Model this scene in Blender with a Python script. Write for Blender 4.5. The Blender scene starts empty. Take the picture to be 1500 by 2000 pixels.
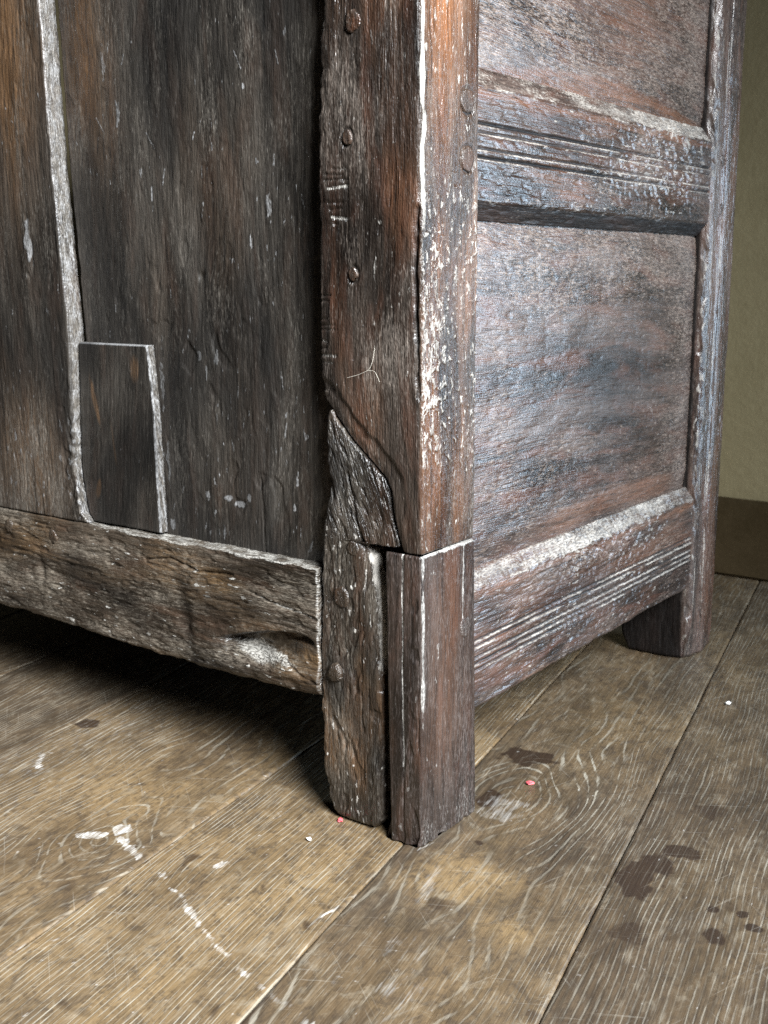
import bpy, math
import numpy as np

# ------------------------------------------------------------------ camera, world, lamps, exposure
scene = bpy.context.scene
COL = scene.collection
rad = math.radians

def make_camera():
    yaw, pitch, roll = rad(126.82), rad(11.84), rad(-0.3)
    cam = bpy.data.cameras.new('camera')
    cam.sensor_fit = 'VERTICAL'
    cam.sensor_height = 36.0
    cam.lens = 2184.66 / 2000.0 * 36.0
    cam.clip_start = 0.01
    cam.clip_end = 60.0
    cam.dof.use_dof = True
    cam.dof.focus_distance = 0.98
    cam.dof.aperture_fstop = 14.0
    o = bpy.data.objects.new('camera', cam)
    COL.objects.link(o)
    from mathutils import Matrix, Vector
    d = Vector((math.cos(yaw) * math.cos(pitch), math.sin(yaw) * math.cos(pitch), -math.sin(pitch)))
    r = Vector((math.sin(yaw), -math.cos(yaw), 0.0))
    u = r.cross(d)
    r2 = r * math.cos(roll) + u * math.sin(roll)
    u2 = -r * math.sin(roll) + u * math.cos(roll)
    m = Matrix(((r2.x, u2.x, -d.x, 0.545), (r2.y, u2.y, -d.y, -0.781), (r2.z, u2.z, -d.z, 0.52), (0, 0, 0, 1)))
    o.matrix_world = m
    scene.camera = o
make_camera()

world = bpy.data.worlds.new('World')
scene.world = world
world.use_nodes = True
bg = world.node_tree.nodes['Background']
bg.inputs['Color'].default_value = (0.72, 0.80, 0.90, 1)
bg.inputs['Strength'].default_value = 0.010

def window_light(name, az, el, dist, target, sx, sy, power, color, aim=None, spread=180):
    from mathutils import Vector
    t = Vector(target)
    d = Vector((math.cos(rad(az)) * math.cos(rad(el)), math.sin(rad(az)) * math.cos(rad(el)), math.sin(rad(el))))
    l = bpy.data.lights.new(name, 'AREA')
    l.shape = 'RECTANGLE'
    l.size, l.size_y = sx, sy
    l.energy = power
    l.color = color
    o = bpy.data.objects.new(name, l)
    COL.objects.link(o)
    o.location = t + d * dist
    if aim is not None: d = (o.location - Vector(aim)).normalized()
    l.spread = rad(spread)      # spread narrowed so the light fades towards the back of the room
    o.rotation_euler = (-d).to_track_quat('-Z', 'Y').to_euler()
    return o
window_light('window_light', -26, 34, 2.4, (0, -0.05, 0.35), 0.95, 0.95, 64.0, (0.93, 0.97, 1.0), (-0.42, -0.34, 0.38), 62)
window_light('sheen_light', 45, 6, 1.08, (0, 0.3, 0.34), 0.45, 0.7, 17.0, (0.60, 0.80, 1.0))  # unseen lamp added for a cool sheen on the side panels

scene.view_settings.view_transform = 'Standard'
scene.view_settings.look = 'None'
scene.view_settings.gamma = 1.0
scene.view_settings.exposure = 0.0
scene.view_settings.use_curve_mapping = False
scene.cycles.max_bounces = 6
scene.cycles.use_denoising = False

# ------------------------------------------------------------------ noise
_rng = np.random.default_rng(11)
_PERM = _rng.permutation(1024).astype(np.int64)
_ANG = _rng.random(1024) * 2 * np.pi
_GX, _GY = np.cos(_ANG), np.sin(_ANG)

def pn(x, y, seed=0):
    x = np.asarray(x, float) + seed * 17.37
    y = np.asarray(y, float) + seed * 31.91
    x, y = np.broadcast_arrays(x, y)
    xi = np.floor(x).astype(np.int64); yi = np.floor(y).astype(np.int64)
    xf = x - xi; yf = y - yi
    u = xf * xf * xf * (xf * (xf * 6 - 15) + 10)
    v = yf * yf * yf * (yf * (yf * 6 - 15) + 10)
    def g(i, j):
        h = _PERM[(_PERM[(xi + i) & 1023] + yi + j) & 1023]
        return _GX[h] * (xf - i) + _GY[h] * (yf - j)
    a = g(0, 0); b = g(1, 0); c = g(0, 1); d = g(1, 1)
    return ((a + u * (b - a)) * (1 - v) + (c + u * (d - c)) * v) * 1.5

def fbm(x, y, o=4, seed=0, gain=0.5):
    r = 0; a = 1.0; n = 0
    for k in range(o):
        r = r + a * pn(x * 2 ** k, y * 2 ** k, seed + k * 3.1)
        n += a; a *= gain
    return r / n

def ss(a, b, x):
    t = np.clip((x - a) / (b - a), 0, 1)
    return t * t * (3 - 2 * t)

def seg_dist(U, V, a, b):
    ax, ay = a; bx, by = b
    dx, dy = bx - ax, by - ay
    t = np.clip(((U - ax) * dx + (V - ay) * dy) / (dx * dx + dy * dy), 0, 1)
    return np.hypot(U - ax - t * dx, V - ay - t * dy)

def poly_dist(U, V, pts):
    d = seg_dist(U, V, pts[0], pts[1])
    for p, q in zip(pts[1:], pts[2:]):
        d = np.minimum(d, seg_dist(U, V, p, q))
    return d

def blob(U, V, c, r, ang=0.0):
    ca, sa = math.cos(ang), math.sin(ang)
    x = (U - c[0]) * ca + (V - c[1]) * sa
    y = -(U - c[0]) * sa + (V - c[1]) * ca
    return np.exp(-((x / r[0]) ** 2 + (y / r[1]) ** 2))

# ------------------------------------------------------------------ meshes from height fields
def link_mesh(name, co, faces4, faces3, mat, parent, gr=None, msk=None, smooth=True):
    me = bpy.data.meshes.new(name)
    n4, n3 = len(faces4), len(faces3)
    me.vertices.add(len(co))
    me.vertices.foreach_set('co', np.ascontiguousarray(co, np.float32).ravel())
    loops = np.concatenate([np.asarray(faces4, np.int32).ravel(), np.asarray(faces3, np.int32).ravel()]).astype(np.int32)
    me.loops.add(len(loops))
    me.loops.foreach_set('vertex_index', loops)
    me.polygons.add(n4 + n3)
    st = np.concatenate([np.arange(n4) * 4, n4 * 4 + np.arange(n3) * 3]).astype(np.int32)
    me.polygons.foreach_set('loop_start', st)
    me.update(calc_edges=True)
    me.polygons.foreach_set('use_smooth', np.full(n4 + n3, smooth, bool))
    if gr is not None:
        a = me.attributes.new('gr', 'FLOAT_VECTOR', 'POINT')
        a.data.foreach_set('vector', np.ascontiguousarray(gr, np.float32).ravel())
    if msk is not None:
        a = me.attributes.new('msk', 'FLOAT_COLOR', 'POINT')
        a.data.foreach_set('color', np.ascontiguousarray(msk, np.float32).ravel())
    me.validate()
    me.materials.append(mat)
    o = bpy.data.objects.new(name, me)
    COL.objects.link(o)
    if parent is not None:
        o.parent = parent
    return o

def vgrid(vs, Lf, Rf, du):
    Lv = np.broadcast_to(Lf(vs), vs.shape); Rv = np.broadcast_to(Rf(vs), vs.shape)
    n = int(np.ceil((Rv - Lv).max() / du)) + 1
    s = np.linspace(0, 1, n)[None, :]
    U = Lv[:, None] * (1 - s) + Rv[:, None] * s
    V = np.repeat(vs[:, None], n, 1)
    D = dict(l=U - Lv[:, None], r=Rv[:, None] - U, b=V - vs[0], t=vs[-1] - V)
    return U, V, D

def hgrid(us, Bf, Tf, dv):
    Bu = np.broadcast_to(Bf(us), us.shape); Tu = np.broadcast_to(Tf(us), us.shape)
    n = int(np.ceil((Tu - Bu).max() / dv)) + 1
    s = np.linspace(0, 1, n)[:, None]
    V = Bu[None, :] * (1 - s) + Tu[None, :] * s
    U = np.repeat(us[None, :], n, 0)
    D = dict(l=U - us[0], r=us[-1] - U, b=V - Bu[None, :], t=Tu[None, :] - V)
    return U, V, D

def roll(D, radii):
    """rounded arrises: how far the surface falls away towards each edge"""
    out = 0
    for k, r in radii.items():
        r = np.maximum(np.asarray(r, float), 1e-5)
        t = np.clip(1 - D[k] / r, 0, 1)
        out = out + r * (1 - np.sqrt(np.maximum(1 - t * t, 0)))
    return -out

def frameL(y0):
    return lambda U, V, H: np.stack([U, y0 - H, V], -1)

def frameR(x0):
    return lambda U, V, H: np.stack([x0 + H, U, V], -1)

def frameW(cx, cy, rc):
    def f(U, V, H):
        t = np.clip((U + rc) / (2 * rc), 0, 1) * math.pi / 2
        nx, ny = np.sin(t), -np.cos(t)
        bx = cx - rc + rc * nx + np.minimum(U + rc, 0)
        by = cy + rc + rc * ny + np.maximum(U - rc, 0)
        return np.stack([bx + nx * H, by + ny * H, V + 0 * H], -1)
    return f

def slab(name, mat, parent, U, V, H, frame, depth, gr, msk, side=None, rows=7, seed=0):
    """front sheet with relief, side walls running back, closed behind"""
    ny, nx = U.shape
    co = frame(U, V, H).reshape(-1, 3)
    idx = np.arange(ny * nx).reshape(ny, nx)
    f4 = np.stack([idx[:-1, :-1], idx[:-1, 1:], idx[1:, 1:], idx[1:, :-1]], -1).reshape(-1, 4)
    loop = np.concatenate([idx[0, :-1], idx[:-1, -1], idx[-1, :0:-1], idx[:0:-1, 0]])
    kind = np.concatenate([np.full(nx - 1, 2), np.full(ny - 1, 1), np.full(nx - 1, 3), np.full(ny - 1, 0)])  # b r t l
    lu, lv, lh = U.ravel()[loop], V.ravel()[loop], H.ravel()[loop]
    g = gr.reshape(-1, 3); m = msk.reshape(-1, 4)
    cos, grs, ms, fs = [co], [g], [m], [f4]
    prev = loop; base = len(co); n = len(loop)
    sm = m[loop].copy()
    if side is not None:
        for k, val in side.items():
            sel = kind == 'lrbt'.index(k)
            sm[sel] = np.asarray(val, float)[None, :]
    for k in range(1, rows + 1):
        t = (k / rows) ** 1.3
        hh = lh * (1 - t) + (-depth) * t
        ring = frame(lu, lv, hh)
        cos.append(ring)
        gg = g[loop].copy(); gg[:, 1] += (hh - lh) * 0.9 + 0.003
        grs.append(gg)
        nz = 0.75 + 0.5 * pn(gg[:, 0] * 60, gg[:, 1] * 300, seed + 5)
        mm = sm.copy(); mm[:, 0] = np.clip(mm[:, 0] * nz * 1.1, 0, 1)
        ms.append(mm)
        cur = base + np.arange(n)
        fs.append(np.stack([prev, cur, np.roll(cur, -1), np.roll(prev, -1)], -1)[:, ::1])
        prev = cur; base += n
    c = cos[-1].mean(0)[None, :]
    cos.append(c); grs.append(g[:1]); ms.append(m[:1])
    f3 = np.stack([prev, np.full(n, base), np.roll(prev, -1)], -1)
    F4 = np.concatenate(fs)
    # sheet faces outward for u right, v up in all frames; walls keep the same winding
    return link_mesh(name, np.concatenate(cos), F4, f3, mat, parent, np.concatenate(grs), np.concatenate(ms))

def masks(pale, tint=0.0, dust=0.0, aux=0.0):
    pale, tint, dust, aux = np.broadcast_arrays(np.asarray(pale, float), tint, dust, aux)
    return np.clip(np.stack([pale, tint, dust, aux], -1), 0, 1)

def grain(al, ac, z):
    al, ac, z = np.broadcast_arrays(al, ac, z)
    return np.stack([al, ac, z], -1)

# ------------------------------------------------------------------ procedural materials
class NT:
    def __init__(s, name):
        s.m = bpy.data.materials.new(name); s.m.use_nodes = True
        s.t = s.m.node_tree; s.n = s.t.nodes; s.l = s.t.links
        s.bsdf = s.n['Principled BSDF']
    def put(s, sock, val):
        if isinstance(val, bpy.types.NodeSocket):
            s.l.new(val, sock)
        else:
            sock.default_value = val
    def math(s, op, a, b=0.0, c=0.0, clamp=False):
        n = s.n.new('ShaderNodeMath'); n.operation = op; n.use_clamp = clamp
        for i, v in enumerate((a, b, c)): s.put(n.inputs[i], v)
        return n.outputs[0]
    def attr(s, name):
        n = s.n.new('ShaderNodeAttribute'); n.attribute_name = name; return n
    def sep(s, v):
        n = s.n.new('ShaderNodeSeparateXYZ'); s.put(n.inputs[0], v); return n.outputs
    def comb(s, x, y, z):
        n = s.n.new('ShaderNodeCombineXYZ')
        for i, v in enumerate((x, y, z)): s.put(n.inputs[i], v)
        return n.outputs[0]
    def noise(s, vec, scale=1.0, detail=2.0, rough=0.5, dist=0.0):
        n = s.n.new('ShaderNodeTexNoise')
        s.put(n.inputs['Vector'], vec); n.inputs['Scale'].default_value = scale
        n.inputs['Detail'].default_value = detail; n.inputs['Roughness'].default_value = rough
        n.inputs['Distortion'].default_value = dist
        return n.outputs['Fac']
    def rmp(s, v, a, b, lo=0.0, hi=1.0, smooth=True):
        n = s.n.new('ShaderNodeMapRange')
        n.interpolation_type = 'SMOOTHSTEP' if smooth else 'LINEAR'
        s.put(n.inputs['Value'], v)
        for k, x in zip(('From Min', 'From Max', 'To Min', 'To Max'), (a, b, lo, hi)): s.put(n.inputs[k], x)
        return n.outputs['Result']
    def mix(s, f, a, b, mode='MIX'):
        n = s.n.new('ShaderNodeMix'); n.data_type = 'RGBA'; n.blend_type = mode
        s.put(n.inputs[0], f)
        for i, v in ((6, a), (7, b)):
            s.put(n.inputs[i], v if isinstance(v, bpy.types.NodeSocket) else (*v, 1.0))
        return n.outputs[2]
    def bump(s, h, strength, dist, normal=None):
        n = s.n.new('ShaderNodeBump'); n.inputs['Strength'].default_value = strength
        n.inputs['Distance'].default_value = dist; s.put(n.inputs['Height'], h)
        if normal is not None: s.put(n.inputs['Normal'], normal)
        return n.outputs[0]

def wood_material(name, dark, mid, red, palec, tintc, fleck_amt=0.5, haze=0.15, rough=0.42, bump=0.6, spec=0.5, hazec=(0.17, 0.15, 0.13), hz_a=110, hz_c=560):
    k = NT(name)
    g = k.sep(k.attr('gr').outputs['Vector'])
    col = k.n.new('ShaderNodeSeparateColor'); at = k.attr('msk'); k.l.new(at.outputs['Color'], col.inputs[0])
    pale, tint, dust = col.outputs[0], col.outputs[1], col.outputs[2]
    aux = at.outputs['Alpha']
    def N(sa, sc, off, detail=2.0, rough=0.55, dist=0.0):
        return k.noise(k.comb(k.math('MULTIPLY', g[0], sa), k.math('MULTIPLY', g[1], sc), k.math('ADD', g[2], off)), 1.0, detail, rough, dist)
    fib1 = N(9, 230, 1.0, 3.0, 0.6, 0.3)
    fib2 = N(30, 820, 2.0, 2.0, 0.6)
    fine = N(60, 1250, 9.0, 2.0, 0.6)
    blot = N(4.5, 20, 4.0, 4.0, 0.6, 0.5)
    blot2 = N(9, 44, 14.0, 3.0, 0.6, 0.5)
    fiber = k.math('MULTIPLY_ADD', fib1, 0.55, k.math('MULTIPLY', fib2, 0.40))
    fleckn = N(hz_a, hz_c, 21.0, 3.0, 0.6, 0.9)
    speck = N(330, 620, 33.0, 1.0, 0.5)
    pore = N(42, 900, 27.0, 1.0, 0.5)
    f = k.math('MULTIPLY_ADD', fiber, 1.0, k.math('MULTIPLY', blot, 0.9))
    c = k.mix(k.rmp(f, 0.72, 1.22), dark, mid)
    c = k.mix(k.math('MULTIPLY', k.rmp(blot2, 0.46, 0.72), 0.8), c, red)
    c = k.mix(k.math('MULTIPLY', tint, k.rmp(fiber, 0.25, 0.65)), c, tintc)
    # dull waxy haze, the grey film of old polish
    hz = k.math('MULTIPLY', k.rmp(k.math('MULTIPLY_ADD', fine, 0.5, k.math('MULTIPLY', blot, 0.6)), 0.42, 0.85), haze)
    c = k.mix(hz, c, hazec)
    # pores stay dark
    c = k.mix(k.math('MULTIPLY', k.rmp(pore, 0.60, 0.72), 0.7), c, tuple(x * 0.35 for x in dark))
    # dust lodged in open grain
    fl = k.math('MULTIPLY', k.rmp(k.math('MULTIPLY_ADD', dust, 0.34, fleckn), 0.56, 0.92), fleck_amt)
    vary = N(190, 800, 51.0, 2.0, 0.6)
    vary2 = N(30, 60, 57.0, 2.0, 0.6)
    pvar = k.mix(k.math('ADD', k.rmp(k.math('MULTIPLY_ADD', vary, 0.6, k.math('MULTIPLY', vary2, 0.5)), 0.36, 0.76), k.rmp(pale, 0.72, 0.95, 0.0, 0.8), clamp=True), tuple(x * 0.30 for x in palec), palec)
    c = k.mix(fl, c, k.mix(k.rmp(vary, 0.35, 0.68), tuple(x * 0.6 for x in hazec), tuple(min(1, x * 1.5) for x in hazec)))
    brk = k.rmp(k.math('ADD', pale, k.math('MULTIPLY', k.math('SUBTRACT', k.math('MULTIPLY_ADD', speck, 0.5, k.math('MULTIPLY', fiber, 0.5)), 0.5), 1.1)), 0.30, 0.72)
    brk = k.math('MULTIPLY', brk, k.rmp(pale, 0.02, 0.2))
    c = k.mix(k.math('MULTIPLY', brk, k.math('ADD', k.rmp(vary, 0.30, 0.58, 0.35, 1.0), k.rmp(pale, 0.72, 0.95), clamp=True)), c, pvar)
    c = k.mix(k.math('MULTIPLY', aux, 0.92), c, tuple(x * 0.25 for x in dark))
    k.put(k.bsdf.inputs['Base Color'], c)
    r = k.math('MULTIPLY_ADD', blot, 0.25, rough - 0.16)
    r = k.math('MULTIPLY_ADD', brk, 0.25, r)
    r = k.math('MULTIPLY_ADD', aux, 0.30, r)
    k.put(k.bsdf.inputs['Roughness'], r)
    k.put(k.bsdf.inputs['Specular IOR Level'], k.math('MULTIPLY_ADD', aux, -0.6 * spec, spec))
    h = k.math('ADD', k.math('MULTIPLY', fiber, 0.8), k.math('ADD', k.math('MULTIPLY', fine, 0.35), k.math('MULTIPLY', pore, -0.5)))
    h = k.math('ADD', h, k.math('MULTIPLY', blot2, 0.8))
    h = k.math('MULTIPLY_ADD', speck, 0.45, h)
    h = k.math('MULTIPLY_ADD', brk, 0.35, h)
    k.put(k.bsdf.inputs['Normal'], k.bump(h, bump, 0.0017))
    return k.m

M_left = wood_material('dark_oak_front', (0.0062, 0.0053, 0.0046), (0.040, 0.0340, 0.028), (0.032, 0.0215, 0.0160), (0.235, 0.232, 0.23), (0.175, 0.092, 0.040), 0.70, 0.26, 0.42, 0.5, hazec=(0.112, 0.100, 0.085))
M_rail = wood_material('worn_oak_rail', (0.0075, 0.0056, 0.0043), (0.050, 0.036, 0.025), (0.042, 0.024, 0.015), (0.44, 0.42, 0.38), (0.17, 0.10, 0.043), 0.60, 0.15, 0.36, 0.9, hazec=(0.160, 0.138, 0.110))
M_leg = wood_material('blackened_oak_leg', (0.0055, 0.0043, 0.0035), (0.031, 0.0225, 0.016), (0.040, 0.021, 0.0125), (0.40, 0.37, 0.33), (0.16, 0.082, 0.035), 0.5, 0.10, 0.34, 1.0, hazec=(0.12, 0.105, 0.086))
M_post = wood_material('red_oak_post', (0.0058, 0.0043, 0.0035), (0.031, 0.0225, 0.017), (0.046, 0.0205, 0.0125), (0.43, 0.405, 0.365), (0.27, 0.112, 0.045), 0.55, 0.14, 0.34, 0.75, hazec=(0.155, 0.130, 0.110))
M_block = wood_material('mahogany_block', (0.0075, 0.0052, 0.0044), (0.040, 0.027, 0.021), (0.050, 0.025, 0.0170), (0.42, 0.40, 0.37), (0.20, 0.085, 0.040), 0.5, 0.20, 0.32, 0.65, hazec=(0.14, 0.118, 0.108))
M_side = wood_material('waxed_red_oak_side', (0.0085, 0.0058, 0.0052), (0.060, 0.040, 0.033), (0.072, 0.033, 0.0225), (0.35, 0.315, 0.275), (0.165, 0.068, 0.032), 0.66, 0.20, 0.30, 0.45, spec=0.75, hazec=(0.215, 0.167, 0.138), hz_a=110, hz_c=420)

def floor_material():
    k = NT('old_oak_floor')
    g = k.sep(k.attr('gr').outputs['Vector'])          # along, across, ring
    m = k.attr('msk')
    col = k.n.new('ShaderNodeSeparateColor'); k.l.new(m.outputs['Color'], col.inputs[0])
    paint, tint, stain = col.outputs[0], col.outputs[1], col.outputs[2]
    lstr = m.outputs['Alpha']
    oi = k.n.new('ShaderNodeObjectInfo').outputs['Random']
    off = k.math('MULTIPLY', oi, 50.0)
    def N(sa, sc, o, detail=2.0, rough=0.55, dist=0.0):
        return k.noise(k.comb(k.math('MULTIPLY', g[0], sa), k.math('MULTIPLY', g[1], sc), k.math('ADD', off, o)), 1.0, detail, rough, dist)
    blot = N(5, 11, 1.0, 4.0, 0.6, 0.5)
    blot2 = N(14, 30, 5.0, 4.0, 0.6, 0.5)
    fiber = N(14, 420, 9.0, 3.0, 0.6)
    fleck = N(30, 480, 14.0, 2.0, 0.6)
    mott = N(120, 170, 19.0, 3.0, 0.65)
    # growth rings: ring value counts lines, broken along their length
    rn = k.math('MULTIPLY_ADD', k.math('SUBTRACT', N(30, 80, 25.0, 3.0, 0.6), 0.5), 0.28, g[2])
    fr = k.math('FRACT', rn)
    tri = k.math('ABSOLUTE', k.math('SUBTRACT', fr, 0.5))                    # 0 at the line, .5 between
    brkl = N(22, 120, 31.0, 3.0, 0.7)
    amp = k.rmp(brkl, 0.34, 0.60)
    wdt = k.math('MULTIPLY_ADD', amp, 0.10, 0.03)
    line = k.math('MULTIPLY', k.rmp(k.math('SUBTRACT', wdt, tri), -0.04, 0.06), amp)
    lated = k.rmp(tri, 0.14, 0.42)
    c = k.mix(k.rmp(k.math('ADD', k.math('MULTIPLY', blot, 0.6), k.math('MULTIPLY', fiber, 0.5)), 0.38, 0.78), (0.027, 0.0195, 0.0127), (0.102, 0.077, 0.051))
    c = k.mix(k.math('MULTIPLY', k.rmp(blot2, 0.42, 0.66), 0.55), c, (0.120, 0.085, 0.052))
    c = k.mix(k.math('MULTIPLY', lated, 0.30), c, (0.105, 0.068, 0.038))
    c = k.mix(k.math('MULTIPLY', tint, k.rmp(blot2, 0.2, 0.6, 0.5, 1.0)), c, (0.198, 0.132, 0.064))
    grime = N(38, 52, 41.0, 5.0, 0.7, 0.8)
    c = k.mix(k.math('MULTIPLY', k.rmp(mott, 0.50, 0.70), 0.60), c, (0.045, 0.033, 0.023))
    c = k.mix(k.math('MULTIPLY', k.rmp(grime, 0.46, 0.68), 0.70), c, (0.046, 0.033, 0.022))
    c = k.mix(k.math('MULTIPLY', k.rmp(grime, 0.47, 0.30), 0.30), c, (0.26, 0.225, 0.17))
    # scratches that run across the grain
    def scratch(ang, o, sl, sw):
        ca, sa_ = math.cos(ang), math.sin(ang)
        x = k.math('ADD', k.math('MULTIPLY', g[0], ca), k.math('MULTIPLY', g[1], sa_))
        y = k.math('SUBTRACT', k.math('MULTIPLY', g[1], ca), k.math('MULTIPLY', g[0], sa_))
        return k.rmp(k.noise(k.comb(k.math('MULTIPLY', x, sl), k.math('MULTIPLY', y, sw), k.math('ADD', off, o)), 1.0, 2.0, 0.6, 0.15), 0.66, 0.76)
    scr = k.math('ADD', scratch(0.55, 61.0, 9, 330), k.math('ADD', scratch(-0.75, 67.0, 11, 360), scratch(1.25, 71.0, 10, 340)), clamp=True)
    c = k.mix(k.math('MULTIPLY', k.rmp(stain, 0.15, 0.8), 0.88), c, (0.024, 0.014, 0.009))
    nst = k.math('SUBTRACT', 1.0, k.math('MULTIPLY', k.rmp(stain, 0.15, 0.8), 0.8))
    c = k.mix(k.math('MULTIPLY', k.math('MULTIPLY', line, nst), k.math('MULTIPLY', lstr, k.rmp(blot, 0.35, 0.65, 0.55, 0.95))), c, (0.31, 0.28, 0.225))
    c = k.mix(k.math('MULTIPLY', k.math('MULTIPLY', k.rmp(fleck, 0.54, 0.72), nst), k.rmp(blot2, 0.38, 0.65, 0.08, 0.48)), c, (0.27, 0.24, 0.19))
    pb = k.rmp(k.math('ADD', paint, k.math('MULTIPLY', k.math('SUBTRACT', k.math('MULTIPLY_ADD', mott, 0.5, k.math('MULTIPLY', fleck, 0.5)), 0.5), 1.2)), 0.30, 0.66)
    pb = k.math('MULTIPLY', pb, k.rmp(paint, 0.02, 0.2))
    c = k.mix(k.math('MULTIPLY', scr, 0.20), c, (0.34, 0.31, 0.26))
    c = k.mix(k.math('MULTIPLY', pb, k.math('MULTIPLY', k.rmp(fiber, 0.38, 0.58, 0.30, 1.0), k.rmp(mott, 0.35, 0.6, 1.0, 0.4))), c, (0.50, 0.48, 0.45))
    k.put(k.bsdf.inputs['Base Color'], c)
    k.put(k.bsdf.inputs['Roughness'], k.math('MULTIPLY_ADD', grime, 0.35, 0.28))
    k.bsdf.inputs['Specular IOR Level'].default_value = 0.4
    h = k.math('ADD', k.math('MULTIPLY', fiber, 0.8), k.math('MULTIPLY', line, -0.25))
    h = k.math('MULTIPLY_ADD', fleck, -0.5, h)
    h = k.math('MULTIPLY_ADD', mott, 0.45, h)
    h = k.math('MULTIPLY_ADD', blot2, 1.2, h)
    k.put(k.bsdf.inputs['Normal'], k.bump(h, 0.6, 0.0012))
    return k.m
M_floor = floor_material()

def plain_material(name, a, b, scale, rough, bump_d=0.0008, spec=0.4):
    k = NT(name)
    tc = k.n.new('ShaderNodeTexCoord').outputs['Object']
    n1 = k.noise(tc, scale, 5.0, 0.6, 0.3); n2 = k.noise(tc, scale * 9, 3.0, 0.6)
    c = k.mix(k.rmp(k.math('MULTIPLY_ADD', n2, 0.3, k.math('MULTIPLY', n1, 0.7)), 0.35, 0.65), a, b)
    k.put(k.bsdf.inputs['Base Color'], c)
    k.bsdf.inputs['Roughness'].default_value = rough
    k.bsdf.inputs['Specular IOR Level'].default_value = spec
    k.put(k.bsdf.inputs['Normal'], k.bump(k.math('MULTIPLY_ADD', n1, 2.0, n2), 0.5, bump_d))
    return k.m
M_wall = plain_material('olive_plaster', (0.285, 0.236, 0.132), (0.320, 0.266, 0.152), 9.0, 0.8, 0.0015, 0.2)
M_skirt = plain_material('brown_skirting_paint', (0.052, 0.036, 0.016), (0.074, 0.052, 0.026), 12.0, 0.75, 0.0008, 0.15)
M_dark = plain_material('unfinished_inner_oak', (0.03, 0.022, 0.015), (0.06, 0.045, 0.03), 14.0, 0.8)
M_pink = plain_material('pink_wax', (0.62, 0.08, 0.10), (0.78, 0.16, 0.17), 300.0, 0.5, 0.0003)
M_web = plain_material('cobweb_dust', (0.50, 0.47, 0.40), (0.62, 0.58, 0.50), 200.0, 0.9, 0.0002)
M_crumb = plain_material('white_plaster_crumb', (0.60, 0.58, 0.54), (0.75, 0.73, 0.70), 300.0, 0.9, 0.0003)

# ------------------------------------------------------------------ plain helpers
def box_mesh(name, lo, hi, mat, parent, bev=0.0):
    import bmesh
    bm = bmesh.new()
    bmesh.ops.create_cube(bm, size=1.0)
    for v in bm.verts:
        v.co = [lo[i] + (v.co[i] + 0.5) * (hi[i] - lo[i]) for i in range(3)]
    if bev:
        bmesh.ops.bevel(bm, geom=bm.edges[:], offset=bev, segments=2, affect='EDGES')
    me = bpy.data.meshes.new(name); bm.to_mesh(me); bm.free()
    me.materials.append(mat)
    o = bpy.data.objects.new(name, me); COL.objects.link(o)
    if parent is not None: o.parent = parent
    return o

# ------------------------------------------------------------------ the setting: floor boards, wall, skirting
floor_base = box_mesh('floor', (-2.2, -1.8, -0.06), (2.2, 1.16, -0.022), M_dark, None)
floor_base['kind'] = 'structure'
ES = np.array([-0.196, 0.981]); ET = np.array([0.981, 0.196])
ES /= np.linalg.norm(ES); ET = np.array([ES[1], -ES[0]])

def seam(a, b):
    return lambda s: a + b * s
SEAMS = [seam(-1.50, 0), seam(-1.28, 0), seam(-1.08, 0), seam(-0.89, 0), seam(-0.70, 0), seam(-0.498, 0.01), seam(-0.215, 0.046), seam(-0.0195, 0.0),
         seam(0.1728, -0.0115), seam(0.372, -0.006), seam(0.57, 0), seam(0.78, 0), seam(0.98, 0), seam(1.18, 0), seam(1.40, 0), seam(1.60, 0)]

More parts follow.
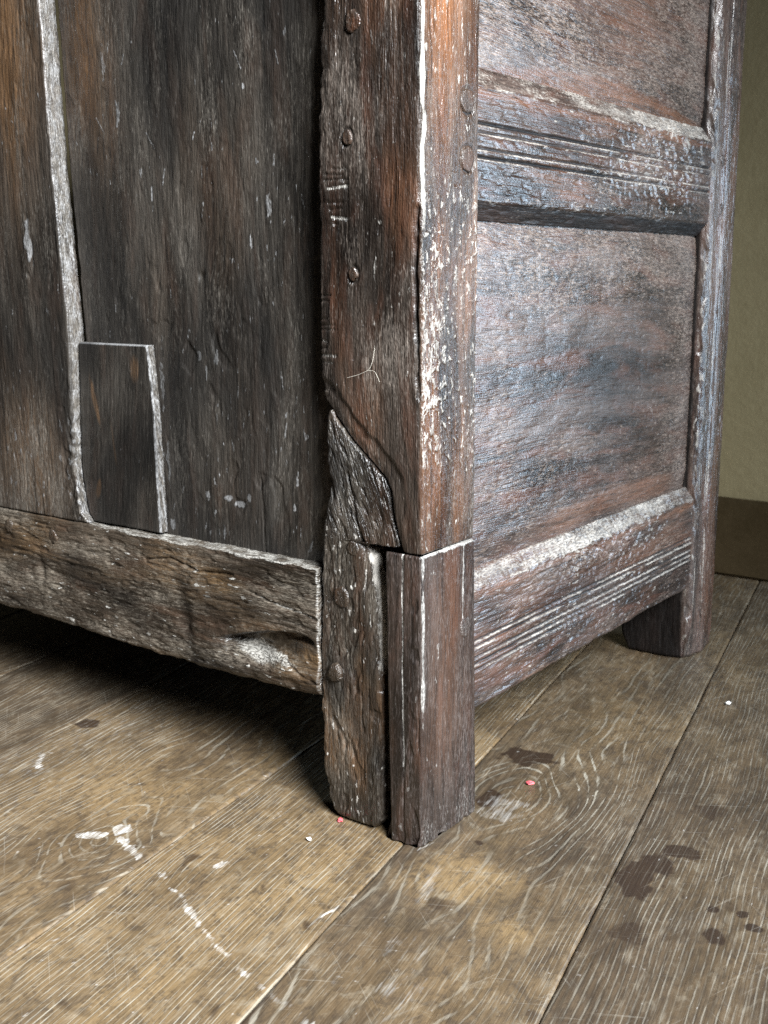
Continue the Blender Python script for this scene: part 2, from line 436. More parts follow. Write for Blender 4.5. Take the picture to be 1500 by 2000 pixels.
def floor_board(i):
    near = 5 <= i <= 8
    lo, hi = SEAMS[i], SEAMS[i + 1]
    rg = np.random.default_rng(100 + i)
    t0, t1 = lo(0.0), hi(0.0); tm = (t0 + t1) / 2; w = t1 - t0
    if near:
        s = np.concatenate([np.arange(-1.5, -0.46, 0.008), np.arange(-0.46, 0.42, 0.0021), np.arange(0.42, 1.0, 0.004), np.arange(1.0, 1.36, 0.008)])
        dt = 0.0021
    else:
        s = np.arange(-1.6, 1.40, 0.008); dt = 0.006
    # boards stop at the skirting
    def L(v): return lo(v) + 0.0006 + 0.0004 * pn(v * 25, i * 3.7)
    def R(v): return hi(v) - 0.0006 - 0.0004 * pn(v * 25, i * 5.3)
    T, S, D = vgrid(s, L, R, dt)
    al = S
    warp = 0.010 * pn(S * 3.0, T * 5, i) + 0.004 * pn(S * 9, T * 14, i + 9)
    if i == 6:      # straight, close grain
        ring = (T + 0.35 * warp + 0.05 * (S + 0.2) * 0.3) * 205 + 0.8 * pn(S * 5, T * 20, 3)
        k1 = blob(T, S, (-0.186, -0.106), (0.018, 0.045))
        ring = ring + 2.2 * k1
    elif i == 5:    # knot and cathedral figure
        dy = 0.055 * np.tanh((S + 0.112) / 0.075) + 0.02 * (S + 0.112)
        r = np.sqrt((T + 0.280) ** 2 + dy ** 2 + 1e-5)
        r = r + 0.006 * pn(r * 70, 0.5, 3) + 0.004 * pn(S * 16, T * 40, 15)
        ring = r * 95 + warp * 60 + 1.6 * pn(S * 7, T * 18, 5)
        ring = ring + np.clip(-0.34 - T, 0, 1) * 60
    elif i == 7:    # wide cathedral arcs
        dy = 0.060 * np.tanh((S - 0.14) / 0.10) + 0.03 * np.clip(S - 0.14, -1, 0.3)
        r = np.sqrt((T - 0.035) ** 2 + dy ** 2 + 1e-5)
        r = r + 0.008 * pn(r * 60, 0.5, 4) + 0.004 * pn(S * 14, T * 40, 16)
        ring = r * 88 + warp * 70 + 1.6 * pn(S * 6, T * 16, 7)
        ring = ring + 20 * ss(0.11, 0.19, T) * (T - 0.11) * 6
    elif i == 8:
        ring = (T + 0.5 * warp) * 190 + 0.8 * pn(S * 6, T * 20, 8) + 9.0 * blob(T, S, (0.30, 0.62), (0.05, 0.12))
    else:
        ring = (T + warp * 1.5) * rg.uniform(110, 190) + 1.5 * pn(S * 3, T * 9, i)
    H = roll(D, dict(l=0.0016, r=0.0016)) + 0.0008 * pn(S * 4, T * 9, i) + 0.00035 * pn(S * 30, T * 160, i + 2)
    paint = 0 * S; stain = 0 * S; tint = 0 * S
    tint = {5: 0.36, 6: 0.50, 7: 0.16, 8: 0.04}.get(i, 0.05) + 0.35 * pn(S * 4, T * 10, i + 31)
    edge = np.minimum(D['l'], D['r'])
    if i in (5, 6):
        paint = np.maximum(paint, 0.36 * ss(0.0026, 0.0010, D['r'] if i == 5 else D['l']) * ss(-0.55, -0.1, pn(S * 12, 2.0)))
    if i in (7, 8):
        paint = np.maximum(paint, 0.45 * ss(0.003, 0.001, D['l']) * ss(-0.2, 0.25, pn(S * 9, 4.0)))
    def line(pts, wd, amt, sd=0):
        d = poly_dist(T + 0.0025 * pn(T * 40, S * 40, sd), S + 0.0025 * pn(S * 40, T * 40, sd + 4), pts) + wd * 0.7 * pn(T * 330, S * 70, sd + 50)
        return amt * ss(wd, wd * 0.1, d) * (0.75 + 0.6 * pn(T * 55, S * 55, sd + 8))
    if i == 5:
        paint = np.maximum(paint, 1.0 * ss(0.40, 0.62, blob(T, S, (-0.295, -0.106), (0.020, 0.008), 0.5) + 0.25 * pn(T * 120, S * 120, 3)))
        paint = np.maximum(paint, 1.0 * ss(0.40, 0.62, blob(T, S, (-0.277, -0.085), (0.012, 0.012), 0.5) + 0.25 * pn(T * 120, S * 120, 4)))
        paint = np.maximum(paint, line([(-0.264, -0.100), (-0.231, -0.120)], 0.0075, 1.0, 1))
        paint = np.maximum(paint, line([(-0.47, 0.02), (-0.45, -0.01)], 0.006, 0.9, 2))
        stain = np.maximum(stain, ss(0.3, 0.7, blob(T, S, (-0.49, 0.11), (0.03, 0.015)) + 0.3 * pn(T * 60, S * 60, 6)))
        tint = tint + 0.45 * blob(T, S, (-0.32, -0.03), (0.07, 0.10))
        paint = np.maximum(paint, 0.30 * ss(-0.30, -0.44, T))
        H = H - 0.0006 * line([(-0.30, -0.24), (-0.24, -0.15)], 0.004, 1.0, 5)
    if i == 6:
        tint = tint + 0.5 * blob(T, S, (-0.05, -0.06), (0.06, 0.10)) + 0.3 * blob(T, S, (-0.12, -0.28), (0.10, 0.10))
        stain = np.maximum(stain, 0.62 * ss(0.35, 0.95, blob(T, S, (-0.186, -0.106), (0.010, 0.022)) + 0.6 * fbm(T * 110, S * 60, 3, 6)))
        stain = np.maximum(stain, 0.6 * ss(0.4, 0.9, blob(T, S, (-0.036, -0.151), (0.006, 0.012), 0.4) + 0.2 * pn(T * 90, S * 70, 7)))
        stain = np.maximum(stain, 0.5 * ss(0.4, 0.9, blob(T, S, (-0.098, -0.118), (0.004, 0.008), 0.4) + 0.2 * pn(T * 90, S * 70, 7)))
        paint = np.maximum(paint, line([(-0.194, -0.136), (-0.150, -0.163), (-0.106, -0.196), (-0.060, -0.222), (-0.024, -0.239)], 0.0050, 0.78, 8))
        paint = np.maximum(paint, line([(-0.155, -0.106), (-0.150, -0.094)], 0.0045, 0.95, 9))
        paint = np.maximum(paint, line([(-0.219, -0.273), (-0.152, -0.158)], 0.003, 0.42, 10))
        paint = np.maximum(paint, line([(-0.033, -0.155), (0.0, 0.0)], 0.0022, 0.75, 11))
        paint = np.maximum(paint, line([(-0.19, 0.05), (-0.15, 0.0), (-0.10, -0.02)], 0.004, 0.45, 12))
        for q in range(9):
            a = (rg.uniform(-0.20, -0.03), rg.uniform(-0.4, 0.0)); an = rg.uniform(0, 3.14); ln = rg.uniform(0.02, 0.07)
            paint = np.maximum(paint, line([a, (a[0] + ln * math.cos(an), a[1] + ln * math.sin(an))], 0.0018, 0.5, 20 + q))
    if i == 7:
        yl = blob(T, S, (0.030, -0.03), (0.035, 0.045)) + blob(T, S, (0.075, -0.03), (0.04, 0.035)) + 0.8 * blob(T, S, (0.121, -0.090), (0.03, 0.025))
        tint = tint + 0.80 * ss(0.05, 1.1, yl + 0.55 * fbm(T * 40, S * 30, 3, 9))
        stain = np.maximum(stain, 1.0 * ss(0.32, 0.75, blob(T, S, (0.026, 0.240), (0.036, 0.026)) + 0.5 * fbm(T * 60, S * 50, 3, 16)))
        stain = np.maximum(stain, 0.8 * ss(0.35, 0.70, blob(T, S, (0.022, 0.125), (0.013, 0.026)) + 0.3 * pn(T * 60, S * 60, 17)))
        stain = np.maximum(stain, 0.5 * ss(0.45, 0.75, blob(T, S, (0.05, -0.075), (0.02, 0.012)) + 0.4 * pn(T * 80, S * 80, 18)))
        stain = np.maximum(stain, 0.7 * ss(0.55, 0.75, blob(T, S, (0.045, 0.038), (0.008, 0.008)) + 0.3 * pn(T * 80, S * 80, 19)))
        stain = np.maximum(stain, 0.6 * ss(0.40, 0.75, ss(0.009, 0.001, D['l']) * ss(-0.1, -0.25, S) + 0.4 * pn(T * 80, S * 30, 20)))
        paint = np.maximum(paint, line([(-0.015, -0.243), (0.026, -0.261), (0.06, -0.29)], 0.008, 0.75, 21))
        paint = np.maximum(paint, 0.40 * ss(0.25, 0.9, blob(T, S, (0.055, -0.20), (0.08, 0.12)) * (0.45 + 1.1 * pn(T * 110, S * 18, 22))))
        paint = np.maximum(paint, 0.42 * ss(0.25, 0.9, blob(T, S, (0.03, -0.05), (0.010, 0.05), 0.15) + 0.2 * pn(T * 80, S * 30, 23)))
        paint = np.maximum(paint, 0.45 * ss(0.35, 0.8, blob(T, S, (0.04, 0.11), (0.035, 0.04)) + 0.35 * pn(T * 90, S * 60, 24)))
        paint = np.maximum(paint, line([(0.0, 0.0), (0.012, 0.03)], 0.003, 0.6, 25))
    if i == 8:
        for c, r, a in (((0.192, 0.036), (0.021, 0.036), 0.3), ((0.222, 0.098), (0.022, 0.016), 0.2), ((0.206, 0.068), (0.020, 0.020), 0), ((0.269, -0.029), (0.012, 0.013), 0.3),
                        ((0.297, -0.002), (0.010, 0.008), 0), ((0.206, -0.051), (0.020, 0.020), 0.2), ((0.262, 0.012), (0.006, 0.006), 0), ((0.285, 0.015), (0.006, 0.006), 0), ((0.23, 0.19), (0.02, 0.02), 0.0)):
            amt = 0.55 if c in ((0.206, -0.051), (0.23, 0.19)) else 1.0
            stain = np.maximum(stain, amt * ss(0.30, 0.72, blob(T, S, c, r, a) + 0.5 * fbm(T * 70, S * 50, 3, 30)))
        stain = np.maximum(stain, 0.26 + 0.10 * pn(T * 12, S * 8, 9))
    if near:
        stain = np.maximum(stain, 0.45 * ss(0.55, 0.75, pn(T * 45, S * 30, i + 60)))
        stain = np.maximum(stain, 0.35 * ss(0.0, 0.5, pn(T * 9, S * 6, i + 66)))
        paint = np.maximum(paint, 0.50 * ss(0.62, 0.75, pn(T * 170, S * 140, i + 62)))
    lstr = {5: 0.80, 6: 0.72, 8: 0.55}.get(i, 0.6) + 0.65 * fbm(S * 8, T * 26, 4, i + 70, 0.65)
    if i == 7: lstr = 0.38 + 0.75 * blob(T, S, (0.09, 0.22), (0.06, 0.13)) + 0.25 * blob(T, S, (0.05, -0.2), (0.09, 0.09)) + 0.45 * fbm(S * 9, T * 24, 3, 70) - 0.25 * blob(T, S, (0.035, 0.14), (0.03, 0.05))
    if i == 5: lstr = 0.55 + 0.5 * fbm(S * 9, T * 24, 3, 71)
    gs = np.gradient(ring, s, axis=0); gt = np.gradient(ring, axis=1) / np.maximum(np.gradient(T, axis=1), 1e-6)
    lstr = lstr * ss(22, 62, np.hypot(gt, gs))
    def fr(T_, S_, H_):
        return np.stack([T_ * ET[0] + S_ * ES[0], T_ * ET[1] + S_ * ES[1], H_ + 0 * T_], -1)
    keep = slab('floor_board', M_floor, floor_base, T, S, H - 0.0004, fr, 0.018, grain(al, T, ring), masks(paint, tint, stain, lstr), rows=2)
    return keep
for i in range(len(SEAMS) - 1):
    floor_board(i)

wall = box_mesh('wall', (-2.6, 1.130, -0.06), (2.6, 1.30, 2.3), M_wall, None)
wall['kind'] = 'structure'
skirt = box_mesh('skirting_board', (-2.6, 1.112, 0.001), (2.6, 1.1295, 0.139), M_skirt, wall, 0.004)

# ------------------------------------------------------------------ the chest
chest = bpy.data.objects.new('panelled_chest', None)
COL.objects.link(chest)
chest['label'] = 'old dark oak panelled chest with worn corner post and patched foot, standing on floorboards'
chest['category'] = 'chest'
TOP = 1.02
I = np.interp

def peg_rings(U, V, pegs):
    d = 0
    for u, v, r, q in pegs:
        d = d + ss(0.0022, 0.0004, np.abs(np.hypot(U - u, (V - v) / q) - r))
    return d

def old_wood(al, ac, seed, lump=1.0, pit=1.0, ridge=1.0):
    h = lump * (0.0010 * fbm(al * 5, ac * 18, 3, seed) + 0.0006 * pn(al * 22, ac * 60, seed + 1))
    h = h + ridge * 0.00035 * fbm(al * 24, ac * 330, 2, seed + 2)
    p = ss(0.30, 0.55, pn(al * 55, ac * 210, seed + 3)) + 0.8 * ss(0.35, 0.55, pn(al * 30, ac * 120, seed + 4))
    return h - pit * 0.0008 * p, p

def flecks(al, ac, seed, dens, sa=70, sc=230):
    dens = np.clip(dens + 0.9 * fbm(al * 11, ac * 34, 3, seed + 40) - 0.10, 0, 1)
    al = al + 0.004 * pn(al * 60, ac * 120, seed + 41); ac = ac + 0.0016 * pn(al * 70, ac * 150, seed + 42)
    n = pn(al * sa, ac * sc, seed + 7) + 0.5 * pn(al * sa * 2.1, ac * sc * 2, seed + 8)
    return ss(0.75 - 0.55 * dens, 0.98 - 0.5 * dens, n)

def with_label(o, label):
    o['label'] = label
    return o

# ---- corner post, upper length (wraps round the corner)
DZ = [.281, .295, .31, .335, .345, .358, .377, .396, .412, .43, .449, .539, .647, .689, .75, .8, 1.1]
DL = [-.0215, -.026, -.0305, -.0335, -.0405, -.0555, -.0785, -.0955, -.110, -.112, -.113, -.112, -.111, -.108, -.104, -.106, -.11]

def corner_post():
    vs = np.arange(0.281, TOP, 0.0012)
    jag = lambda v: 0.0016 * pn(v * 70, 0.3) + 0.0010 * pn(v * 190, 0.7)
    Lf = lambda v: I(v, DZ, DL) + jag(v) * (0.35 + 0.9 * ss(0.52, 0.60, v))
    Rf = lambda v: 0.0895 + 0.0008 * pn(v * 40, 3.3)
    U, V, D = vgrid(vs, Lf, Rf, 0.00122)
    al, ac = V, U + 0.004 * pn(V * 5, U * 12, 41)
    H, p = old_wood(al, ac, 1, 0.9, 0.55)
    left = ss(0.004, -0.004, U); right = 1 - left
    H += roll(D, dict(l=0.004, r=0.004, b=0.0008))
    # slant bevel above the break
    dd = poly_dist(U, V, [(-.110, .412), (-.0955, .396), (-.0785, .377), (-.0555, .358), (-.0405, .345), (-.0305, .31), (-.0215, .281)])
    H -= left * 0.0022 * ss(0.022, 0.016, dd + 0.003 * pn(U * 60, V * 60, 6)) * ss(0.33, 0.36, V)
    H -= left * 0.0018 * ss(0.010, 0.0, dd)
    # battered arris at the corner
    ar = np.exp(-(U / 0.007) ** 2)
    H += ar * (0.0014 * fbm(V * 45, U * 90, 3, 8) - 0.0012 * ss(0.1, 0.5, pn(V * 34, U * 30, 9)) * ss(0.66, 0.58, V))
    # long split and lost slivers beside the arris
    split = poly_dist(U, V, [(-0.004, 0.575), (-0.006, 0.53), (-0.005, 0.49), (-0.002, 0.42)])
    H -= 0.0035 * ss(0.0045, 0.0005, split + 0.002 * pn(V * 80, U * 200, 4)) * ss(0.40, 0.44, V)
    # flaking on the side face
    fl = ss(0.30, 0.38, V) * ss(0.66, 0.56, V)
    spk = 1.9 * fbm(V * 75 + 0.6 * pn(V * 40, U * 60, 64), U * 170 + 0.6 * pn(V * 60, U * 50, 65), 4, 61, 0.75)
    flake = ss(0.10, 0.45, spk + 0.22 * blob(U, V, (0.012, 0.46), (0.02, 0.11)) + 0.25 * pn(V * 9, U * 20, 63)) * right * fl
    H += 0.0008 * flake * right
    # cut marks on the left edge
    cut = 0 * U; cutp = 0 * U
    rg = np.random.default_rng(5)
    for z in (.612, .608, .603, .596, .584, .578, .572, .566):
        a, b = -0.104 + rg.uniform(0, .012), -0.082 + rg.uniform(-.006, .004)
        d = seg_dist(U, V, (a, z), (b, z + rg.uniform(-.0035, .0015))) + 0.0006 * pn(U * 200, V * 200, z)
        cut = np.maximum(cut, ss(0.0019, 0.0004, d)); cutp = np.maximum(cutp, ss(0.0026, 0.0006, d) * rg.uniform(.25, .66))
    for z in (.505, .500, .484, .479, .475, .465, .458, .452, .446):
        d = seg_dist(U, V, (-0.113, z), (-0.096 + rg.uniform(-.009, .004), z + rg.uniform(-.0015, .0010))) + 0.0006 * pn(U * 200, V * 200, z)
        cut = np.maximum(cut, ss(0.0019, 0.0004, d)); cutp = np.maximum(cutp, ss(0.0026, 0.0006, d) * rg.uniform(.15, .5))
    H -= 0.0011 * cut
    pr = peg_rings(U, V, [(-.077, .637, .0058, 1.25), (-.072, .523, .0056, 1.25), (.069, .667, .0106, 1.05), (.070, .620, .0106, 1.05)])
    H -= 0.0012 * pr
    H -= left * 0.0016 * ss(0.012, 0.003, D['l'] + 0.003 * pn(V * 60, U * 80, 77)) * (V > 0.42)
    # colour: pale flecks, warm clean wood, dust
    dens = 0.22 + 0.30 * pn(V * 7, U * 18, 12) + 0.25 * blob(U, V, (-0.07, 0.40), (0.05, 0.03))
    pale = left * 0.62 * flecks(al, ac, 3, np.clip(dens, 0, 1)) * 0.8
    pale = np.maximum(pale, cutp * left)
    pale = np.maximum(pale, left * 0.55 * ss(0.005, 0.001, D['l']) * ss(0.55, 0.6, V) * ss(-0.1, 0.3, pn(V * 40, U * 60, 30)))
    pale = np.maximum(pale, 0.62 * flake)
    pale = np.maximum(pale, right * 0.6 * flecks(al, ac, 13, np.clip(0.50 + 0.35 * pn(V * 8, U * 30, 15), 0, 1)))
    pale = np.maximum(pale, (0.60 * ss(0.53, 0.62, V) + 0.35) * ss(0.35, 0.95, np.exp(-((U - 0.003) / 0.0042) ** 2) + 0.6 * pn(V * 40, U * 160, 17)))  # bright window highlight along the arris, painted in
    tint = left * 0.14 * ss(0.1, 0.5, pn(V * 4, U * 22, 19) + 0.5 * blob(U, V, (-0.045, 0.76), (0.03, 0.10)))
    tint = np.maximum(tint, right * (0.95 * blob(U, V, (0.035, 0.80), (0.035, 0.14)) + 0.30 * blob(U, V, (0.062, 0.36), (0.02, 0.07)) + 0.30 * ss(0.0, 0.5, pn(V * 6, U * 25, 20))))
    aux = 0.8 * ss(0.0035, 0.001, split) * ss(0.44, 0.47, V)
    aux = np.maximum(aux, left * 0.55 * ss(0.2, 0.55, pn(V * 5, U * 9, 22)))
    aux = np.maximum(aux, 0.35 * pr)
    return slab('corner_post', M_post, chest, U, V, H, frameW(0, 0, 0.0045), 0.045, grain(al, ac, 2.0 + 0 * U), masks(pale, tint, np.clip(0.25 + 1.1 * fbm(al * 9, ac * 26, 3, 77.0), 0, 1), aux), seed=2)
post = corner_post()

# ---- the worn old leg under the slanting break
def old_leg():
    vs = np.arange(0.0, 0.4035, 0.0011)
    jag = lambda v: 0.0012 * pn(v * 60, 5.3) + 0.0010 * pn(v * 150, 5.7)
    Lf = lambda v: I(v, [0, .008, .03, .049, .1, .155, .2, .247, .292, .314, .334, .355, .395, .4035], [-.094, -.106, -.114, -.117, -.1185, -.1185, -.1175, -.1165, -.113, -.108, -.104, -.108, -.107, -.103]) + jag(v)
    Rf = lambda v: I(v, [0, .012, .04, .15, .2, .243, .271, .2825, .2840, .29, .31, .335, .345, .358, .377, .396, .4035],
                     [-.058, -.048, -.0455, -.045, -.046, -.050, -.057, -.060, -.0240, -.0258, -.0318, -.0347, -.0415, -.0565, -.0795, -.0965, -.0995]) + 0.4 * jag(v + 3)
    U, V, D = vgrid(vs, Lf, Rf, 0.0011)
    w = ss(0.26, 0.31, V)
    al = V * (1 - 0.06 * w) - 0.34 * w * U; ac = U + 0.34 * w * (V - 0.29) + 0.003 * pn(V * 9, U * 20, 43)
    H, p = old_wood(al, ac, 21, 1.1, 1.25)
    H += 0.0008 * fbm(U * 55, V * 40, 3, 23) - (0.0013 - 0.0007 * w) * ss(0.25, 0.5, pn(U * 70, V * 48, 24))
    H += roll(D, dict(l=0.0035, b=0.010, t=0.003))
    low = ss(0.285, 0.27, V)
    H += roll(D, dict(r=np.where(V > 0.2835, 0.003, 0.006 + 0.010 * ss(0.13, 0.19, V))))
    cr = poly_dist(U, V, [(-0.083, 0.345), (-0.077, 0.325), (-0.073, 0.300), (-0.066, 0.285), (-0.060, 0.280)])
    H -= 0.002 * ss(0.003, 0.0004, cr)
    dens = 0.40 + 0.3 * pn(V * 12, U * 25, 26) + 0.18 * w
    pale = 0.75 * flecks(al, ac, 27, np.clip(dens, 0, 1), 75, 250)
    pale = np.maximum(pale, 0.7 * ss(0.0026, 0.0008, cr + 0.001 * pn(V * 100, U * 100, 3)) * ss(0.0, 0.2, pn(V * 50, 1.0)))
    pale = np.maximum(pale, low * ss(0.14, 0.18, V) * 0.85 * ss(0.0085, 0.003, D['r'] + 0.002 * pn(V * 60, U * 90, 28)))  # lit right edge, its brightness painted in here and on the side wall
    pale = np.maximum(pale, 0.5 * ss(0.005, 0.001, D['l']) * ss(0.0, 0.3, pn(V * 45, 2.0)))
    tint = 0.45 * ss(0.0, 0.5, pn(V * 8, U * 40, 29)) * ss(0.24, 0.20, V) * ss(0.02, 0.06, V)
    aux = 0.55 * ss(0.1, 0.5, pn(V * 10, U * 14, 30)) + 0.25 * w
    return slab('old_leg', M_leg, chest, U, V, H, frameL(0.0025), 0.05, grain(al, ac, 5.0 + 0 * U), masks(pale, tint, np.clip(0.5 + 1.1 * fbm(al * 9, ac * 26, 3, 77.0), 0, 1), aux),
                side=dict(r=(0.45, 0, 0.3, 0)), seed=3)
leg = with_label(old_leg(), 'gnarled worn length of leg below a slanting break')

# ---- squared replacement block at the foot of the corner
def foot_block():
    vs = np.arange(0.0, 0.2805, 0.0012)
    Lf = lambda v: -0.034 - 0.005 * v / 0.278 + 0.0003 * pn(v * 60, 8.0)
    Rf = lambda v: 0.0965 - 0.0085 * v / 0.278 + 0.0004 * pn(v * 50, 9.0)
    U, V, D = vgrid(vs, Lf, Rf, 0.0011)
    al, ac = V, U + 0.002 * pn(V * 6, U * 15, 44)
    H, p = old_wood(al, ac, 41, 0.45, 0.3)
    H += roll(D, dict(l=0.0012, r=0.002, b=0.0015, t=0.0012))
    left = ss(0.002, -0.002, U)
    crack = poly_dist(U, V, [(-0.0205, 0.28), (-0.0200, 0.16), (-0.0188, 0.07), (-0.0192, 0.0)])
    H -= 0.0012 * ss(0.0012, 0.0003, crack)
    ar = np.exp(-(U / 0.004) ** 2)
    H += ar * (0.0007 * fbm(V * 50, U * 90, 2, 45) - 0.0022 * blob(U, V, (-0.003, 0.12), (0.006, 0.035)))
    H -= 0.0012 * left * ss(0.2, 0.5, pn(V * 45, U * 130, 46)) * ss(-0.018, -0.010, U)
    H -= 0.0030 * ss(0.016, 0.0, V + 0.006 * pn(U * 40, V * 40, 53)) * ss(-0.1, 0.45, pn(U * 70, V * 60, 54))
    H -= 0.0045 * blob(U, V, (0.0, 0.0), (0.008, 0.012))
    rc = poly_dist(U, V, [(0.070, 0.277), (0.0695, 0.24), (0.069, 0.20)])
    H -= 0.0008 * ss(0.0012, 0.0003, rc)
    pale = 0.85 * ss(0.0014, 0.0006, crack) * ss(0.05, 0.09, V)
    pale = np.maximum(pale, 0.75 * ss(0.0014, 0.0006, rc))
    pale = np.maximum(pale, 0.65 * ss(0.5, 0.9, np.exp(-((U - 0.004) / 0.004) ** 2) + 0.4 * pn(V * 40, U * 60, 47)) * ss(0.10, 0.13, V))
    pale = np.maximum(pale, 0.5 * flecks(al, ac, 48, np.clip(0.22 + 0.3 * pn(V * 10, U * 30, 49) + 0.25 * ss(0.06, 0.0, V), 0, 1)))
    pale = np.maximum(pale, 0.7 * ss(0.004, 0.001, D['t'] + 0.002 * pn(U * 90, 1.0)) * (1 - left))
    pale = np.maximum(pale, (1 - left) * 0.38 * ss(0.055, 0.01, V + 0.03 * pn(U * 30, V * 20, 50)))
    tint = (1 - left) * (0.30 * blob(U, V, (0.045, 0.19), (0.025, 0.09)) + 0.15 * blob(U, V, (0.03, 0.10), (0.03, 0.04))) + left * 0.2 * ss(0, .5, pn(V * 9, U * 40, 51))
    aux = left * 0.35 * ss(-0.2, 0.4, pn(V * 8, U * 30, 52))
    return slab('foot_block', M_block, chest, U, V, H, frameW(0.0012, -0.0012, 0.0018), 0.04, grain(al, ac, 9.0 + 0 * U), masks(pale, tint, np.clip(0.35 + 0.6 * fbm(al * 8, ac * 40, 3, 70), 0, 1), aux),
                side=dict(t=(0.95, 0, 0, 0), l=(0.02, 0, 0, 0.3)), seed=4)
block = with_label(foot_block(), 'squared reddish repair block at the front foot')

# ---- bottom rail of the planked front
def bottom_rail():
    us = np.concatenate([np.arange(-1.05, -0.68, 0.004), np.arange(-0.68, -0.1188, 0.0012)])
    Bf = lambda u: 0.1215 + 0.0035 * np.sin(u * 9 + 1) + 0.0016 * pn(u * 30, 1.1) + 0.0007 * pn(u * 120, 1.3)
    Tf = lambda u: 0.2505 + 0.0010 * pn(u * 22, 2.1) + 0.0005 * pn(u * 90, 2.4)
    U, V, D = hgrid(us, Bf, Tf, 0.0011)
    wp = 0.012 * blob(U, V, (-0.19, 0.165), (0.09, 0.05)) * np.tanh((V - 0.165) / 0.012)
    al, ac = U, V - wp + 0.004 * pn(U * 6, V * 20, 61)
    H, p = old_wood(al, ac, 61, 1.1, 1.2, 1.6)
    H += 0.0009 * fbm(U * 40, V * 70, 3, 62) - 0.0013 * ss(0.22, 0.5, pn(U * 32, ac * 110, 63))
    H += roll(D, dict(b=0.010, t=0.0018, r=0.0016))
    # the hollow where a branch grew out
    hx = U + 0.19; hv = V - (0.163 + 0.010 * np.sin(hx * 24))
    rr = np.sqrt((hx / 0.070) ** 2 + (np.where(hv > 0, hv / 0.013, hv / 0.026)) ** 2)
    rr = rr + 0.10 * pn(U * 30, V * 60, 64)
    H -= 0.0180 * np.where(hv > 0, ss(1.05, 0.62, rr), ss(1.15, 0.2, rr))
    rr2 = np.sqrt(((U + 0.225) / 0.03) ** 2 + ((V - 0.152) / 0.012) ** 2)
    H -= 0.003 * ss(1.1, 0.2, rr2)
    H -= 0.0028 * blob(U, V, (-0.300, 0.160), (0.010, 0.032), 0.15)
    H += 0.0035 * blob(U, V, (-0.285, 0.205), (0.016, 0.016)) + 0.003 * blob(U, V, (-0.16, 0.139), (0.05, 0.006))
    H -= 0.006 * blob(U, V, (-0.512, 0.178), (0.020, 0.010)) + 0.004 * blob(U, V, (-0.545, 0.186), (0.006, 0.014))
    c1 = poly_dist(U, V, [(-0.20, 0.213), (-0.165, 0.205), (-0.14, 0.204), (-0.1215, 0.200)])
    c2 = poly_dist(U, V, [(-0.17, 0.152), (-0.14, 0.140), (-0.122, 0.136)])
    c3 = poly_dist(U, V, [(-0.36, 0.225), (-0.32, 0.232), (-0.28, 0.224), (-0.23, 0.228)])
    c4 = poly_dist(U, V, [(-0.236, 0.232), (-0.238, 0.205), (-0.242, 0.185)])
    for c, dp in ((c1, .0025), (c2, .002), (c3, .0025)):
        H -= dp * ss(0.0022, 0.0004, c + 0.001 * pn(U * 110, V * 110, 65))
    dens = 0.30 + 0.35 * pn(U * 9, V * 16, 66) + 0.20 * ss(0.165, 0.13, V)
    pale = 0.75 * flecks(al, ac, 67, np.clip(dens, 0, 1), 60, 240)
    pale = np.maximum(pale, 0.70 * ss(0.20, 1.0, blob(U, V, (-0.212, 0.150), (0.058, 0.013), -0.1) + 0.25 * pn(U * 40, V * 60, 68)))  # light on the hollow's upward-facing floor, painted in as pale
    pale = np.maximum(pale, 0.6 * ss(0.45, 0.9, blob(U, V, (-0.175, 0.149), (0.05, 0.006), -0.12) + 0.3 * pn(U * 60, V * 90, 69)))
    pale = np.maximum(pale, 0.55 * ss(0.0016, 0.0006, c1))
    pale = np.maximum(pale, 0.5 * ss(0.0022, 0.0008, D['r'] + 0.001 * pn(V * 70, 1.0)))  # end arris that catches the light, painted pale
    pale = np.maximum(pale, 0.6 * ss(0.0028, 0.0008, D['t'] + 0.003 * pn(U * 30, V * 30, 70)) * ss(-0.47, -0.42, U))
    pale = np.maximum(pale, 0.35 * ss(0.155, 0.128, V + 0.02 * pn(U * 14, V * 5, 71)) * ss(-0.32, -0.36, U))
    tint = 0.45 * ss(0.0, 0.5, pn(U * 6, V * 14, 72)) + 0.5 * blob(U, V, (-0.155, 0.172), (0.03, 0.006), -0.3)
    aux = 0.6 * ss(0.15, 0.5, pn(U * 9, V * 16, 73)) + 0.5 * blob(U, V, (-0.300, 0.165), (0.010, 0.045), 0.15)
    return slab('bottom_rail', M_rail, chest, U, V, H, frameL(-0.001), 0.035, grain(al, ac, 14.0 + 0 * U), masks(pale, tint, np.clip(0.5 + 1.1 * fbm(al * 9, ac * 26, 3, 77.0), 0, 1), aux),
                side=dict(t=(0.62, 0, 0.7, 0), r=(0.45, 0, 0.5, 0)), seed=5)
brail = bottom_rail()

# ---- planks of the front
def plank_side(v): return I(v, [.2, .252, .262, .30, .321, .457, .635, .803, 1.1], [-.455, -.457, -.466, -.473, -.474, -.468, -.479, -.483, -.488])

